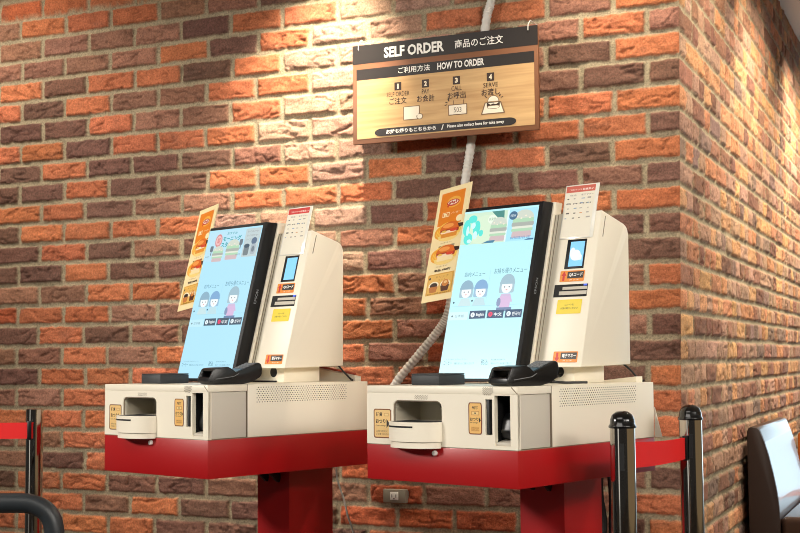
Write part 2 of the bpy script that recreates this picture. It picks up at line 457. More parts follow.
def make_kiosk(loc, rz, label, low=.785, pu=0.):
    off = (0, 0, 0)
    root = empty('order_kiosk', loc, rz, label, 'kiosk', 'self order kiosks by the brick wall')
    MB().box(-.30 + pu, -.165 + pu, .425, .60, .02, low + .001).build('pedestal', M['red'], root)
    MB().box(-.40, -.08, .30, .68, 0, .02, .004).build('base_plate', M['red'], root)
    MB().box(-.445, -.0, 0, .592, low, .868, .0015).build('apron', M['red'], root)
    b = MB(); b.box(-.444, -.001, .0008, .591, .8655, .8695).build('cash_unit_gasket', M['seam'], root)
    for u in (-.255, -.205):
        q = MB(); q.prism([(.425, low), (.425, low - .04), (.421, low - .05), (.415, low - .05), (.36, low)], lambda p, z, t: (t + pu, p, z), u - .004, u + .004)
        q.build('bracket', M['bracket'], root)
    k = MB(); k.lathe([(0, 0), (.0058, 0), (.0062, .004), (.005, .008), (0, .009)], n=20)
    k.build('lock_knob', M['white'], root, fn=lambda x, y, z: (-.232 + x, -z, .8545 + y))
    # ---- cash unit: body with a front panel pierced for the coin tray and the note slots
    tray = (-.3605, -.2128, .8705, .974); sA = (-.0885, -.0688, .9005, .9795); sB = (-.0625, -.0195, .8775, .988)
    c = MB()
    holed_panel(c, -.445, 0., .8695, .9905, [tray, sA, sB], 0., .012)
    c.box(-.445, 0., 0., .132, .9905, 1.0075, .0012)                 # top cap
    c.box(-.445, -.0, .133, .592, .8695, 1.0075, .0015)              # rear cabinet
    c.box(-.445, -.440, .012, .133, .8695, .9905)
    c.box(-.012, 0, .002, .0085, .8695, .9905)
    unit = c.build('cash_unit', M['cream'], root)
    MB().box(-.012, -.004, .0095, .1315, .8705, .9895, .001).build('side_door', M['panel'], unit)
    s = MB(); s.box(-.012, .0003, .132, .1332, .8695, 1.0077)
    s.build('panel_seam', M['seam'], unit)
    s = MB(); s.hexa([(x, y, z) for x, y0 in ((-.0155, .0), (.0002, .0105)) for y in (-.0003, .001) for z in ((1.0078, 1.0082) if 0 else ((1.0045, 1.0075) if x < -.01 else (.9908, .9935)))])
    s.build('mitre_seam', M['seam'], unit)
    r = MB(); recess(r, tray[0], tray[1], tray[2], tray[3], .012, .10)
    r.box(tray[0] - .004, tray[0], .012, .1, .87, .98); r.build('tray_recess', M['cream'], unit)
    # rounded upper corners of the opening and its dark edge
    rad = .016
    for sx, x in ((1, tray[0]), (-1, tray[1])):
        f = MB()
        pts = [(x, tray[3])] + [(x + sx * (rad - rad * math.cos(t)), tray[3] - rad + rad * math.sin(t)) for t in [PI / 2 * i / 6 for i in range(7)]]
        f.prism(pts, lambda p, z, t: (p, t, z), 0., .012)
        f.build('opening_corner', M['cream'], unit)
    L = MB(); x0, x1 = tray[0], tray[1]
    arc = [(x0 + .0012, .90)] + [(x0 + rad - (rad - .0012) * math.cos(t), tray[3] - rad + (rad - .0012) * math.sin(t)) for t in [PI / 2 * i / 6 for i in range(7)]] + [(x1 - rad + (rad - .0012) * math.sin(t), tray[3] - rad + (rad - .0012) * math.cos(t)) for t in [PI / 2 * i / 6 for i in range(7)]]
    L.tube([(p, .0035, z) for p, z in arc], .0022, 6); L.build('opening_trim', M['seam'], unit)
    nz = MB(); nz.lathe([(0, .955), (.008, .957), (.0095, .966), (.0095, .9735)], -.243, .045, 16); nz.build('coin_chute', M['hole'], unit)
    for (nm, h, d) in (('bill_slot', sA, .03), ('bill_slot', sB, .06)):
        q = MB(); recess(q, h[0], h[1], h[2], h[3], .012, d); q.build(nm, M['hole'], unit)
    q = MB(); q.box(sA[0] + .0015, sA[0] + .0085, .004, .028, sA[2] + .001, sA[3] - .001, .001); q.build('slot_guide', M['charcoal'], unit)
    q = MB(); q.prism([(.004, .878), (.055, .878), (.055, .892), (.03, .889), (.004, .884)], lambda p, z, t: (t, p, z), sB[0] + .001, sB[1] - .001, .0008)
    q.box(sB[0] + .004, sB[1] - .006, .02, .024, .906, .911); q.build('slot_lip', M['panel'], unit)
    q = MB(); q.prism([(.02, .893), (.05, .893), (.05, .93), (.035, .95), (.022, .935), (.016, .91)], lambda p, z, t: (t, p, z), sB[0] + .006, sB[1] - .003, .002)
    q.build('bill_flap', M['black'], unit)
    # coin tray: bulging cup
    cx, ax, ay = -.2885, .0765, .056
    def D(k, e=0., n=22):
        p = [(cx + (ax - e) * math.copysign(abs(math.cos(t)) ** .86, math.cos(t)), .008 - (ay - e) * abs(math.sin(t)) ** .95) for t in [PI + PI * i / n for i in range(n + 1)]]
        return [(x, y) for x, y in p] + [(cx + ax - e, .055), (cx - ax + e, .055)]
    T = MB(); ring_prism(T, D(0), D(0, .005), lambda p, q, t: (p, q, t), .8805, .9255)
    T.prism(D(0, .0035), lambda p, q, t: (p, q, t), .8655, .8795)
    T.prism(D(0, .005), lambda p, q, t: (p, q, t), .880, .889)
    tr = T.build('coin_tray', M['cream'], unit)
    q = MB(); q.prism(D(0, .0045), lambda p, q2, t: (p, q2, t), .8788, .8815); q.build('tray_seam', M['seam'], tr)
    q = MB(); q.prism(D(0, .0056), lambda p, q2, t: (p, q2, t), .8895, .9247); q.build('tray_liner', M['charcoal'], tr)
    h_ = D(0, -.0006); h_ = [p for p in h_[:-2]][1:14]; q = MB()
    inn = D(0, .002)[:-2][1:14]
    q.prism(h_ + inn[::-1], lambda p, q2, t: (p, q2, t), .9125, .9165); q.build('finger_slot', M['hole'], tr)
    sticker('coin_label', unit, -.4228, -.3672, .8835, .9525, draw_coin, off, 'tan coin change sticker')
    sticker('bill_label', unit, -.1352, -.0970, .9008, .9722, draw_note, off, 'tan banknote change sticker')
    v = Art()
    for i in range(8):
        for j in range(4): v.ell(-.2925 + .005 * i + (.0025 if j % 2 else 0), .9778 + .0024 * j, .0011, .0010, (120, 110, 96), n=8)
    v.build('speaker_grille', M['print'], unit, lambda p, q, h: (p, -.0006 - h * .02, q)); v = Art()
    for i in range(6):
        for j in range(8):
            x, z = -.0935 + .005 * i + (.0025 if j % 2 else 0), .9895 + .0022 * j
            if abs(x + .08) < .0165 - max(0, .997 - z) * .9: v.ell(x, z, .0012, .0010, (120, 110, 96), n=8)
    v.build('speaker_grille', M['print'], unit, lambda p, q, h: (p, -.0006 - h * .02, q))
    g = Art()
    for i in range(37):
        for j in range(8):
            g.ell(.166 + .0092 * i + (.0046 if j % 2 else 0), .9605 + .0055 * j, .0019, .0014, (84, 76, 64), n=8)
    o = g.build('vent_grille', M['print'], unit, lambda p, q, h: (.0006 + h * .003, p, q)); o['label'] = 'perforated vent in the cream side'
    return root

def pos_shape(u0, u1, w0=0., top=1.439, bot=1.0475):
    prof = [(.335 + w0, bot), (.335 + w0 + (top - bot) * LEAN, top)]
    for i in range(7):                               # rounded rear shoulder
        t = PI / 2 * i / 6
        prof.append((.568 - .022 + .022 * math.sin(t), 1.411 - .020 + .020 * math.cos(t) - .004 * (i / 6)))
    prof += [(.567, 1.053)]
    return prof

def make_terminal(base, loc, rz, art, label, yel):
    """touch screen ordering terminal; shapes written in kiosk coordinates, base is where it stands"""
    off = base
    root = empty('ordering_terminal', loc, rz, label, 'touch screen terminal', 'touch screen ordering terminals')
    def B(mb, name, m, par=root, **k): return mb.build(name, m, par, off=off, **k)
    st = MB(); st.box(-.25, -.10, .38, .52, 1.0075, 1.066, .002); stand = B(st, 'stand', M['cream'])
    g = MB()
    for u in (-.205, -.145):
        g.lathe([(0, 0), (.011, 0), (.012, .002), (.0115, .003), (0, .0032)], n=20)
    # grommets are placed one by one below
    g.bm.free()
    for u in (-.207, -.143):
        g = MB(); g.lathe([(0, 0), (.0135, 0), (.0142, .002), (0, .0026)], n=20)
        B(g, 'cable_grommet', M['black'], stand, fn=lambda x, y, z, u=u: (u + x, .3815 - z, 1.036 + y))
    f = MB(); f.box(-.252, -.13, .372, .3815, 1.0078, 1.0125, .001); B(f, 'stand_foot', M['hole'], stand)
    # printer tower
    t = MB(); t.prism(pos_shape(0, 0), lambda p, z, u: (u, p, z), -.2, -.05, .0025)
    tower = B(t, 'printer_tower', M['cream'])
    s = MB()
    for u in (-.1875, -.1785):
        s.hexa([lean(x, w, z) for x in (u - .0009, u + .0009) for w in (-.0006, .001) for z in (1.049, 1.437)])
    s.hexa([(x, .335 + (z - 1.0475) * LEAN + .018, z) if w == 0 else (x, .335 + (z - 1.0475) * LEAN + .0205, z) for x in (-.0505, -.0494) for w in (0, 1) for z in (1.372, 1.425)])
    B(s, 'casing_seam', M['seam'], tower)
    # casing behind the screen and the black screen box
    c = MB(); c.hexa([lean(x, w, z) for x in (-.44, -.192) for w in (-.008, .03) for z in (1.03, 1.472)], .003); B(c, 'screen_back', M['cream'])
    c = MB(); c.hexa([lean(x, w, z) for x in (-.4485, -.1955) for w in (-.052, -.008) for z in (1.012, 1.4705)], .002); casing = B(c, 'screen_casing', M['bezel'])
    w_, h_ = .2395, .4415
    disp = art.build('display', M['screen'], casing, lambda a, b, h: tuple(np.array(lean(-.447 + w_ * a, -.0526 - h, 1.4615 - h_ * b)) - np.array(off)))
    e = Art(); e.text('EPSON', 0, 1, 0, 1, (150, 156, 162), .0)
    e.build('lettering', M['print'], casing, lambda a, b, h: tuple(np.array(lean(-.1953 + h, -.036 + .009 * (1 - b), 1.232 + .04 * a)) - np.array(off)))
    # scanner window
    q = MB(); q.hexa([lean(x, w, z) for x in (-.139, -.082) for w in (-.0012, .012) for z in (1.2925, 1.368)], .001); win = B(q, 'scanner_window', M['bezel'], tower)
    q = MB(); q.hexa([lean(x, w, z) for x in (-.1275, -.0865) for w in (-.0022, .0) for z in (1.2985, 1.362)]); B(q, 'scanner_glass', M['glass_blue'], win)
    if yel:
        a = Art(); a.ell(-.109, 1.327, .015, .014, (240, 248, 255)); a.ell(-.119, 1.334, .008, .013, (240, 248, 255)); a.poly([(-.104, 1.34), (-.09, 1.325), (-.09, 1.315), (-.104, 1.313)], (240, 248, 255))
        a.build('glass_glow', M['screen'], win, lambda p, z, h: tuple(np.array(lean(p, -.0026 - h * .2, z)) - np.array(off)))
    def onface(nm, u0, u1, z0, z1, draw, lbl):
        a = Art(); draw(a)
        o = a.build(nm, M['print'], tower, lambda p, q, h: tuple(np.array(lean(u0 + (u1 - u0) * p, -.0008 - h, z0 + (z1 - z0) * q)) - np.array(off))); o['label'] = lbl
    def dq(a, txt, upw):
        a.rrect(0, 1, 0, 1, .06, ORANGE); a.rect(.3, .96, .3, .9, (34, 24, 20)); a.text(txt, .36, .92, .44, .78, (245, 245, 240), .03)
        y = (lambda t: t) if upw else (lambda t: 1 - t)
        a.poly([(.05, y(.55)), (.155, y(.95)), (.26, y(.55))], (206, 32, 20)); a.rect(.11, .2, min(y(.1), y(.58)), max(y(.1), y(.58)), (206, 32, 20)); a.text('タッチ', .4, .8, .1, .22, (250, 240, 220))
    onface('code_label', -.1475, -.0755, 1.2600, 1.2880, lambda a: dq(a, 'QRコード', True), 'orange label with an up arrow')
    onface('payment_label', -.1345, -.0635, 1.0590, 1.0860, lambda a: dq(a, '電子マネー', False), 'orange label with a down arrow')
    def dy(a):
        a.rrect(0, 1, 0, 1, .05, (240, 214, 50)); a.text('レシートを', .32, .68, .56, .7, (70, 58, 24), .01); a.text('お受け取りください', .16, .86, .32, .46, (70, 58, 24), .01)
    onface('receipt_label', -.1445, -.0722, 1.1790, 1.2150, dy, 'yellow receipt label')
    q = MB(); q.hexa([lean(x, w, z) for x in (-.1595, -.0618) for w in (-.001, .01) for z in (1.2215, 1.253)]); slot = B(q, 'receipt_slot', M['hole'], tower)
    q = MB(); q.hexa([lean(x, w, z) for x in (-.143, -.0625) for w in (-.0024, .004) for z in (1.2265, 1.236)], .0006); q.hexa([lean(x, w, z) for x in (-.134, -.0625) for w in (-.003, .004) for z in (1.2395, 1.247)], .0006); B(q, 'slot_tongue', M['panel'], slot)
    q = MB(); q.hexa([lean(x, w, z) for x in (-.073, -.064) for w in (-.0024, .004) for z in (1.2485, 1.2525)]); B(q, 'slot_lamp', mat('blue_lamp', (60, 90, 220), .3, emit=.8), slot)
    return root

def at(kloc, rz, u, v, z):
    c, s = math.cos(rz), math.sin(rz)
    return (kloc[0] + u * c - v * s, kloc[1] + u * s + v * c, z)

# ---- screen contents, with some reflected glare drawn in
CY = (198, 240, 250)
def burger(a, x, y, w, h, pale, under=None):
    bun, meat, leaf = ((206, 214, 200), (206, 184, 186), (176, 214, 180)) if pale else ((222, 126, 40), (110, 44, 22), (226, 172, 60))
    if pale:
        a.ell(x, y - h * .22, w * .5, h * .34, bun, PI, 2 * PI); a.rrect(x - w * .5, x + w * .5, y - h * .26, y - h * .12, h * .05, leaf); a.rrect(x - w * .52, x + w * .52, y - h * .12, y + h * .02, h * .05, (170, 176, 168))
        a.rrect(x - w * .48, x + w * .48, y + h * .02, y + h * .1, h * .03, (224, 228, 212)); a.rrect(x - w * .5, x + w * .5, y + h * .1, y + h * .2, h * .04, leaf); a.rrect(x - w * .46, x + w * .46, y + h * .2, y + h * .42, h * .09, meat)
        for i in range(4): a.ell(x - w * .3 + w * .2 * i, y - h * .34 + (i % 2) * h * .08, w * .05, h * .03, (238, 230, 206), n=8)
def girl(a, x, y, s, hat, hair, top, bag=False):
    t = s * .66
    a.ell(x, y - .01 * t, .085 * s, .075 * t, hair); a.rrect(x - .085 * s, x + .085 * s, y - .01 * t, y + .06 * t, .02 * t, hair)
    a.ell(x, y + .012 * t, .062 * s, .052 * t, (238, 246, 246)); a.ell(x, y - .018 * t, .082 * s, .068 * t, hat, PI, 2 * PI); a.rect(x - .085 * s, x + .085 * s, y - .024 * t, y - .008 * t, hat)
    for d in (-.026, .026): a.ell(x + d * s, y + .014 * t, .007 * s, .006 * t, (96, 112, 128), n=8)
    a.ell(x, y + .036 * t, .011 * s, .005 * t, (230, 160, 160), n=8)
    a.poly([(x - .085 * s, y + .13 * t), (x - .05 * s, y + .066 * t), (x + .05 * s, y + .066 * t), (x + .085 * s, y + .13 * t)], top)
    if bag: a.rrect(x - .06 * s, x + .06 * s, y + .085 * t, y + .17 * t, .012 * t, (212, 184, 218)); a.rect(x - .085 * s, x + .085 * s, y + .17 * t, y + .20 * t, (110, 134, 170)); a.ell(x - .07 * s, y + .13 * t, .024 * s, .035 * t, (134, 150, 184), n=10)
class ScreenArt(Art):
    def text(s, t, a0, a1, b0, b1, c, bold=.0): return Art.text(s, t, a0, a1, b1, b0, c, bold)
def screen_art(kind):
    a = ScreenArt(); bg = (186, 240, 248) if kind == 'R' else (176, 226, 246)
    a.rect(0, 1, 0, 1, bg)
    if kind == 'R':
        a.rect(0, .60, .012, .205, (206, 232, 206)); a.ell(.34, .12, .3, .09, (214, 236, 208)); a.rect(.62, .99, .012, .205, (170, 228, 250)); a.rect(.6, .62, .012, .205, (226, 246, 250))
        a.poly([(.38, .012), (.55, .012), (.56, .06), (.5, .065), (.44, .04)], (74, 140, 132)); a.ell(.40, .06, .06, .028, (232, 246, 226)); a.text('新発売', .355, .445, .05, .068, (110, 150, 120))
        burger(a, .5, .135, .22, .15, True); burger(a, .82, .115, .28, .17, True)
        a.ell(.68, .05, .055, .026, (70, 110, 140)); a.text('NEW', .645, .715, .042, .058, (225, 240, 245)); a.text('期間限定', .68, .95, .178, .195, (90, 140, 190))
        for (x, y, r1, r2) in ((.06, .10, .05, .05), (.13, .05, .06, .025), (.2, .11, .05, .05), (.1, .17, .06, .035), (.27, .14, .03, .02)): a.ell(x, y, r1, r2, (90, 226, 214))  # teal blobs, here and below: reflected glare drawn in along with picture content
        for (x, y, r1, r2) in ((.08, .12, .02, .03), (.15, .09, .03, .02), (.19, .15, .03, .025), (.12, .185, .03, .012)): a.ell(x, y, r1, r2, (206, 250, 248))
        a.poly([(.3, .205), (.38, .19), (.48, .19), (.46, .205)], (70, 130, 160)); a.poly([(.86, .205), (.92, .195), (.99, .195), (.99, .205)], (70, 120, 160))
    else:
        a.rect(.02, .7, .012, .215, (184, 224, 240)); a.rect(.71, .985, .012, .205, (190, 206, 208))
        a.ell(.22, .075, .065, .045, (214, 140, 140)); a.ell(.22, .075, .05, .033, (236, 190, 188)); a.text('朝', .195, .245, .055, .095, (200, 90, 90))
        a.text('おすすめ', .36, .55, .022, .04, (60, 160, 170), .01); a.text('モーニング', .30, .64, .05, .085, (30, 160, 170), .03); a.text('スターター', .28, .62, .09, .125, (30, 160, 170), .03)
        burger(a, .25, .175, .2, .11, True); burger(a, .52, .155, .24, .14, True)
        for x, y in ((.12, .13), (.66, .1)): a.rrect(x - .03, x + .03, y - .02, y + .02, .012, (110, 124, 134)); a.rect(x - .008, x + .008, y + .02, y + .045, (110, 124, 134))
        for k in range(3): a.text('モーニングコーヒー', .75, .95, .025 + .028 * k, .04 + .028 * k, (130, 120, 122))
        a.rrect(.735, .83, .13, .195, .015, (120, 132, 136)); a.ell(.782, .13, .05, .014, (70, 90, 104)); a.ell(.9, .1, .05, .024, (96, 116, 140)); a.rrect(.86, .95, .12, .19, .02, (170, 182, 190)); a.ell(.905, .155, .028, .02, (120, 132, 140))
        a.text('250円', .02, .1, .178, .19, (110, 130, 140)); a.text('350円', .6, .68, .178, .19, (110, 130, 140))
    ink = (84, 126, 144)
    a.text('店内メニュー', .14, .42, .375, .402, ink); a.text('お持ち帰りメニュー', .54, .97, .362, .395, ink)
    a.rect(.487, .49, .37, .56, (160, 212, 226)); a.rect(.03, .97, .578, .58, (160, 214, 228))
    g1, g2 = (150, 184, 200), (142, 180, 214)
    girl(a, .2, .485, 1.08, (140, 176, 196), (160, 192, 206), (196, 224, 228)); girl(a, .395, .485, 1.08, (128, 170, 210), (152, 188, 214), (188, 220, 228)); girl(a, .74, .465, 1.15, (158, 188, 202), (166, 194, 206), (204, 186, 216), True)
    a.ell(.05, .555, .012, .006, (60, 90, 110)); a.ell(.3, .548, .012, .006, (60, 90, 110))
    a.rect(.01, .275, .612, .66, (206, 244, 250) if kind == 'R' else (190, 232, 246)); a.text('日本語', .1, .22, .628, .645, (120, 150, 160)); a.ell(.06, .637, .012, .006, (96, 120, 130))
    dk = (44, 78, 112) if kind == 'R' else (74, 92, 108)
    for i, (t, cc) in enumerate((('English', (230, 244, 250)), ('中文', (232, 66, 104)), ('한국어', (230, 244, 250)))):
        x = .295 + .238 * i; a.rect(x, x + .215, .608, .655, dk); a.ell(x + .045, .632, .028, .0145, cc); a.text(t, x + .09, x + .195, .622, .644, (240, 248, 250), .02)
        a.text('A文K'[i], x + .034, x + .056, .625, .639, dk)
    a.text('コーヒー', .05, .16, .9, .922, (76, 120, 134)); a.text('各種お支払いをご利用いただけます', .19, .46, .907, .92, (110, 150, 160)); a.text('ご注文の前にお読みください', .05, .36, .885, .895, (130, 168, 178))
    a.text('税込', .55, .64, .89, .922, (76, 120, 134)); a.text('表示価格は税込価格です', .68, .86, .888, .897, (110, 150, 160)); a.text('写真はイメージです。商品は店舗により異なります', .68, .95, .908, .92, (110, 150, 160))
    return a

def menu_sign(base, loc, rz, label):
    root = empty('menu_sign', loc, rz, label, 'sign', 'narrow menu signs beside the screens')
    # the strip is fixed along the left side of the screen and angles back from it
    def q3(p, q, d):
        u = -.608 + p * (.608 - .4492); w = .018 - p * .060 + d
        return lean(u, w, (1.2230 + p * .0083) * (1 - q) + (1.5448 + p * .0046) * q)
    b = MB(); b.hexa([q3(p, q, d) for p in (0, 1) for d in (0, .003) for q in (0, 1)]); b.build('card', M['card'], root, off=base)
    a = Art()
    # art in fractions, q=0 bottom, 1 top
    a.rect(0, 1, 0, 1, (244, 226, 176)); a.rect(.1, .84, .66, .955, (228, 130, 22))
    a.ell(.52, .86, .22, .05, (238, 176, 70)); a.ell(.50, .855, .2, .03, (196, 48, 36)); a.ell(.5, .857, .16, .02, (232, 226, 214))
    for i in range(4): a.ell(.4 + .065 * i, .857 + (.004 if i % 2 else -.003), .03, .013, (178, 60, 60), n=10)
    a.poly([(.32, .83), (.4, .838), (.36, .815)], (190, 40, 30))
    a.rect(.22, .44, .735, .775, (250, 236, 190)); a.text('新発売', .23, .43, .738, .772, (224, 124, 20), .04); a.text('バーガー', .5, .78, .752, .768, (250, 236, 200), .02)
    def bg(y, egg):
        a.ell(.49, y, .40, .085, (240, 196, 88)); a.ell(.22, y, .16, .055, (236, 164, 40)); a.ell(.52, y - .03, .34, .055, (244, 214, 130), PI, 2 * PI)
        for k in range(5): a.line(.12 + .05 * k, y - .03, .16 + .05 * k, y + .02, .02, (246, 202, 92))
        a.ell(.53, y + .014, .31, .07, (216, 106, 30), 0, PI); a.ell(.47, y + .05, .17, .02, (240, 158, 78)); a.rrect(.24, .82, y - .012, y + .018, .014, (160, 44, 22)); a.ell(.5, y - .006, .25, .014, (246, 224, 196)); a.ell(.66, y + .006, .12, .014, (214, 66, 40)); a.ell(.36, y + .004, .08, .01, (236, 196, 90))
        a.rrect(.28, .78, y - .052, y - .016, .018, (226, 146, 48) if not egg else (246, 226, 176)); a.poly([(.76, y + .055), (.92, y + .05), (.94, y + .022), (.82, y + .016)], (50, 26, 18))
        a.text('バーガーセット', .3, .66, y - .105, y - .092, (120, 84, 50)); a.text('単品 490円', .26, .76, y - .142, y - .12, (44, 30, 22), .03)
    bg(.6, False); bg(.395, True); a.ell(.78, .70, .1, .03, (248, 236, 190)); 
    a.rect(.1, .9, .055, .235, (216, 164, 66)); a.rrect(.14, .86, .07, .225, .03, (228, 184, 96)); a.text('ドリンク', .36, .74, .195, .215, (168, 112, 40)); a.text('セット', .44, .66, .17, .188, (168, 112, 40))
    for x, cc in ((.32, (40, 24, 18)), (.68, (120, 60, 30))):
        a.ell(x, .135, .16, .035, (246, 238, 214)); a.ell(x, .135, .12, .024, cc); a.poly([(x - .14, .125), (x + .14, .125), (x + .1, .075), (x - .1, .075)], (190, 120, 60) if x < .5 else (84, 40, 26)); 
    a.ell(.68, .145, .1, .03, (206, 130, 60)); a.ell(.68, .152, .05, .012, (232, 196, 140)); a.ell(.17, .2, .03, .011, INK)
    a.text('コーヒー 150円', .16, .5, .058, .07, (60, 36, 22), .01); a.text('カフェラテ', .55, .85, .058, .07, (60, 36, 22), .01)
    a.build('printed_face', M['print'], root, lambda p, q, h: tuple(np.array(q3(p, q, -.0003 - h)) - np.array(base)))
    return root

def notice_card(base, loc, rz, label, red):
    root = empty('notice_card', loc, rz, label, 'notice', 'paper notices on the printer towers')
    b = MB(); b.hexa([lean(x, w, z) for x in (-.166, -.066) for w in (-.0028, -.0006) for z in (1.371, 1.512)], .0006); b.build('sleeve', M['acryl'], root, off=base)
    a = Art(); a.rect(.03, .9, .02, .98, (238, 232, 214)); a.rect(.03, .9, .86, .98, red)
    a.text('ご利用いただける', .12, .5, .895, .925, (246, 226, 216), .01); a.text('お支払い', .52, .86, .89, .93, (250, 236, 228), .03)
    grey = (120, 116, 108)
    a.text('現金', .16, .36, .79, .82, grey); a.text('電子マネー', .5, .86, .79, .82, grey)
    r2 = random.Random(4)
    for j in range(5):
        for i in range(4):
            x = .1 + .2 * i + r2.uniform(-.02, .03); y = .73 - .09 * j; w = r2.uniform(.05, .12); a.rect(x, x + w, y, y + r2.uniform(.012, .03), r2.choice([(130, 124, 116), (90, 84, 80), (176, 170, 160), (206, 150, 90), (150, 170, 190)]))
    for i in range(8): a.ell(.1 + .1 * i, .645, .016, .012, (80, 76, 72), n=8)
    a.build('printed_face', M['print'], root, lambda p, q, h: tuple(np.array(lean(-.166 + .1 * p, -.003 - h, 1.371 + .141 * q)) - np.array(base)))
    return root

def card_terminal(loc, rz, label, sc=.77):
    root = empty('card_terminal', loc, rz, label, 'card payment terminal', 'card terminals on the cash units')
    P = lambda p, q, t: (p * sc, t * sc, q * sc * 1.12)
    b = MB(); b.prism([(.008, .002), (.02, 0), (.13, 0), (.165, .006), (.196, .02), (.205, .045), (.2, .062), (.188, .066), (.10, .036), (.03, .02), (.004, .017), (.002, .008)], P, -.042, .042, .003)
    body = b.build('body', M['black'], root)
    h = MB()
    for y in (-.045, .037): h.prism([(0, .006), (-.004, .016), (.012, .046), (.02, .05), (.07, .054), (.082, .045), (.105, .036), (.09, .02), (.03, .014)], P, y, y + .008, .002)
    h.prism([(.012, .043), (.02, .0505), (.07, .054), (.082, .046), (.075, .046), (.066, .048), (.022, .045), (.014, .04)], P, -.04, .04, .001)
    h.prism([(-.002, .006), (.0, .022), (.012, .024), (.02, .006)], P, -.04, .04, .002)
    h.build('card_hood', M['black'], root)
    q = MB(); q.prism([(.099, .035), (.13, .0462), (.13, .0475), (.099, .0365)], P, -.034, .034); q.build('display', M['lcd'], root)
    k = MB()
    for i in range(4):
        for j in range(4):
            s0 = .136 + .0118 * i; z0 = .0482 + (s0 - .136) * .341; y0 = -.032 + .0168 * j
            k.prism([(s0, z0), (s0 + .008, z0 + .0027), (s0 + .008, z0 + .0052), (s0, z0 + .0025)], P, y0, y0 + .0125)
    k.build('keypad', M['key'], root)
    s = MB(); s.tube([(x * sc, -.0455 * sc, z * sc * 1.12) for x, z in ((.02, .0165), (.09, .024), (.11, .033))], .0012 * sc, 6); s.build('trim_line', M['key'], root)
    return root

def box_reader(loc, rz, label):
    root = empty('reader_box', loc, rz, label, 'box', 'charcoal boxes on the cash units')
    MB().box(0, .087, 0, .10, 0, .0235, .0015).build('body', M['charcoal'], root)
    MB().box(0, .087, 0, .10, .0238, .0275, .0015).build('lid', M['charcoal'], root)
    return root

KS_ = (('R', (-.1400, -1.0985), -math.radians(17.23)), ('L', (-1.0061, -.9796), -math.radians(18.235)))
txt = {'R': 'nearer the brick corner, behind the domed posts', 'L': 'farther from the brick corner, on the flat-topped post side'}
for kd, kl, rz in KS_:
    R_ = kd == 'R'
    make_kiosk((kl[0], kl[1], 0), rz, 'white and red self-order kiosk counter ' + ('nearer the brick corner, under the hanging sign' if R_ else 'farther from the brick corner, by the flat-topped post'), .785 if R_ else .770, 0. if R_ else .012)
    du, dv = (0, 0) if R_ else (-.002, -.022)
    base = (-.175, .45, 1.0075)
    loc = at(kl, rz, base[0] + du, base[1] + dv, 1.0078)
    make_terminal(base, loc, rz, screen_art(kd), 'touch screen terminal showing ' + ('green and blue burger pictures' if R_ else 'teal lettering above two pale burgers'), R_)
    b2 = (-.53, .37, 1.2175)
    menu_sign(b2, at(kl, rz, b2[0] + du, b2[1] + dv, b2[2]), rz, 'orange and cream burger menu strip left of the ' + ('green and blue burger screen' if R_ else 'screen with teal lettering'))
    b3 = (-.116, .425, 1.371)
    notice_card(b3, at(kl, rz, b3[0] + du, b3[1] + dv, b3[2]), rz, ('payment notice with faded salmon heading on the kiosk nearer the corner' if R_ else 'payment notice with bright red heading on the kiosk farther from the corner'), (206, 98, 80) if R_ else (206, 40, 34))
    if R_:
        card_terminal(at(kl, rz, -.072, .03, 1.0078), rz + math.radians(78), 'black card terminal on the kiosk nearer the corner, screen and keys showing')
        box_reader(at(kl, rz, -.376, .085, 1.0078), rz, 'charcoal box left of the card terminal on the kiosk nearer the corner')
    else:
        card_terminal(at(kl, rz, -.083, .055, 1.0078), rz + math.radians(78), 'black card terminal seen side on, on the kiosk farther from the corner')
        box_reader(at(kl, rz, -.414, .10, 1.0078), rz, 'charcoal box below the menu strip on the kiosk farther from the corner')

# small cables and covers behind the terminals
def cable(name, pts, r, m, label, cat='cable', n=8):
    o = MB().tube(spline(pts, 8), r, n).build(name, m); return tag(o, label, cat)
kR, rR = KS_[0][1:]; kL, rL = KS_[1][1:]
o = MB().prism([(-.15, 0), (-.022, 0), (-.022, .0145), (-.15, .001)], lambda p, z, t: (p, t, z), .545, .575).build('cable_cover', M['cream'])
o.location = (kR[0], kR[1], 1.0078); o.rotation_euler[2] = rR; tag(o, 'pale sloping cable cover behind the screen tower nearer the corner', 'cable cover')
o = MB().prism([(-.21, 0), (-.02, 0), (-.02, .014), (-.21, .042)], lambda p, z, t: (p, t, z), .56, .585).build('cable_cover', M['panel'])
o.location = (kL[0], kL[1], 1.0078); o.rotation_euler[2] = rL; tag(o, 'grey cable cover under a red cord behind the farther screen tower', 'cable cover')
cable('red_cord', [at(kL, rL, -.205, .572, 1.0545), at(kL, rL, -.12, .572, 1.0420), at(kL, rL, -.03, .572, 1.0288)], .0035, M['redcord'], 'brick red cord sloping along the rear of the kiosk farther from the corner')
cable('printer_cable', [at(kL, rL, -.06, .53, 1.056), at(kL, rL, -.05, .545, 1.035), at(kL, rL, -.03, .555, 1.013), at(kL, rL, -.02, .55, 1.0115)], .0028, M['cord'], 'thin black cable under the printer tower farther from the corner')
cable('printer_cable', [at(kR, rR, -.07, .56, 1.056), at(kR, rR, -.055, .58, 1.035), at(kR, rR, -.035, .583, 1.0125), at(kR, rR, -.02, .58, 1.0115)], .0028, M['cord'], 'thin black cable under the printer tower nearer the corner')
cable('power_lead', [at(kR, rR, -.14, .378, 1.028), at(kR, rR, -.11, .30, 1.018), at(kR, rR, -.075, .28, 1.012), at(kR, rR, -.03, .33, 1.0115)], .0032, M['cord'], 'short black lead behind the card terminal nearer the corner')
fl = MB().prism([(0, 0), (.0, .075), (.02, .0)], lambda p, z, t: (p, t, z), .5935, .5965).build('back_flap', M['panel'])
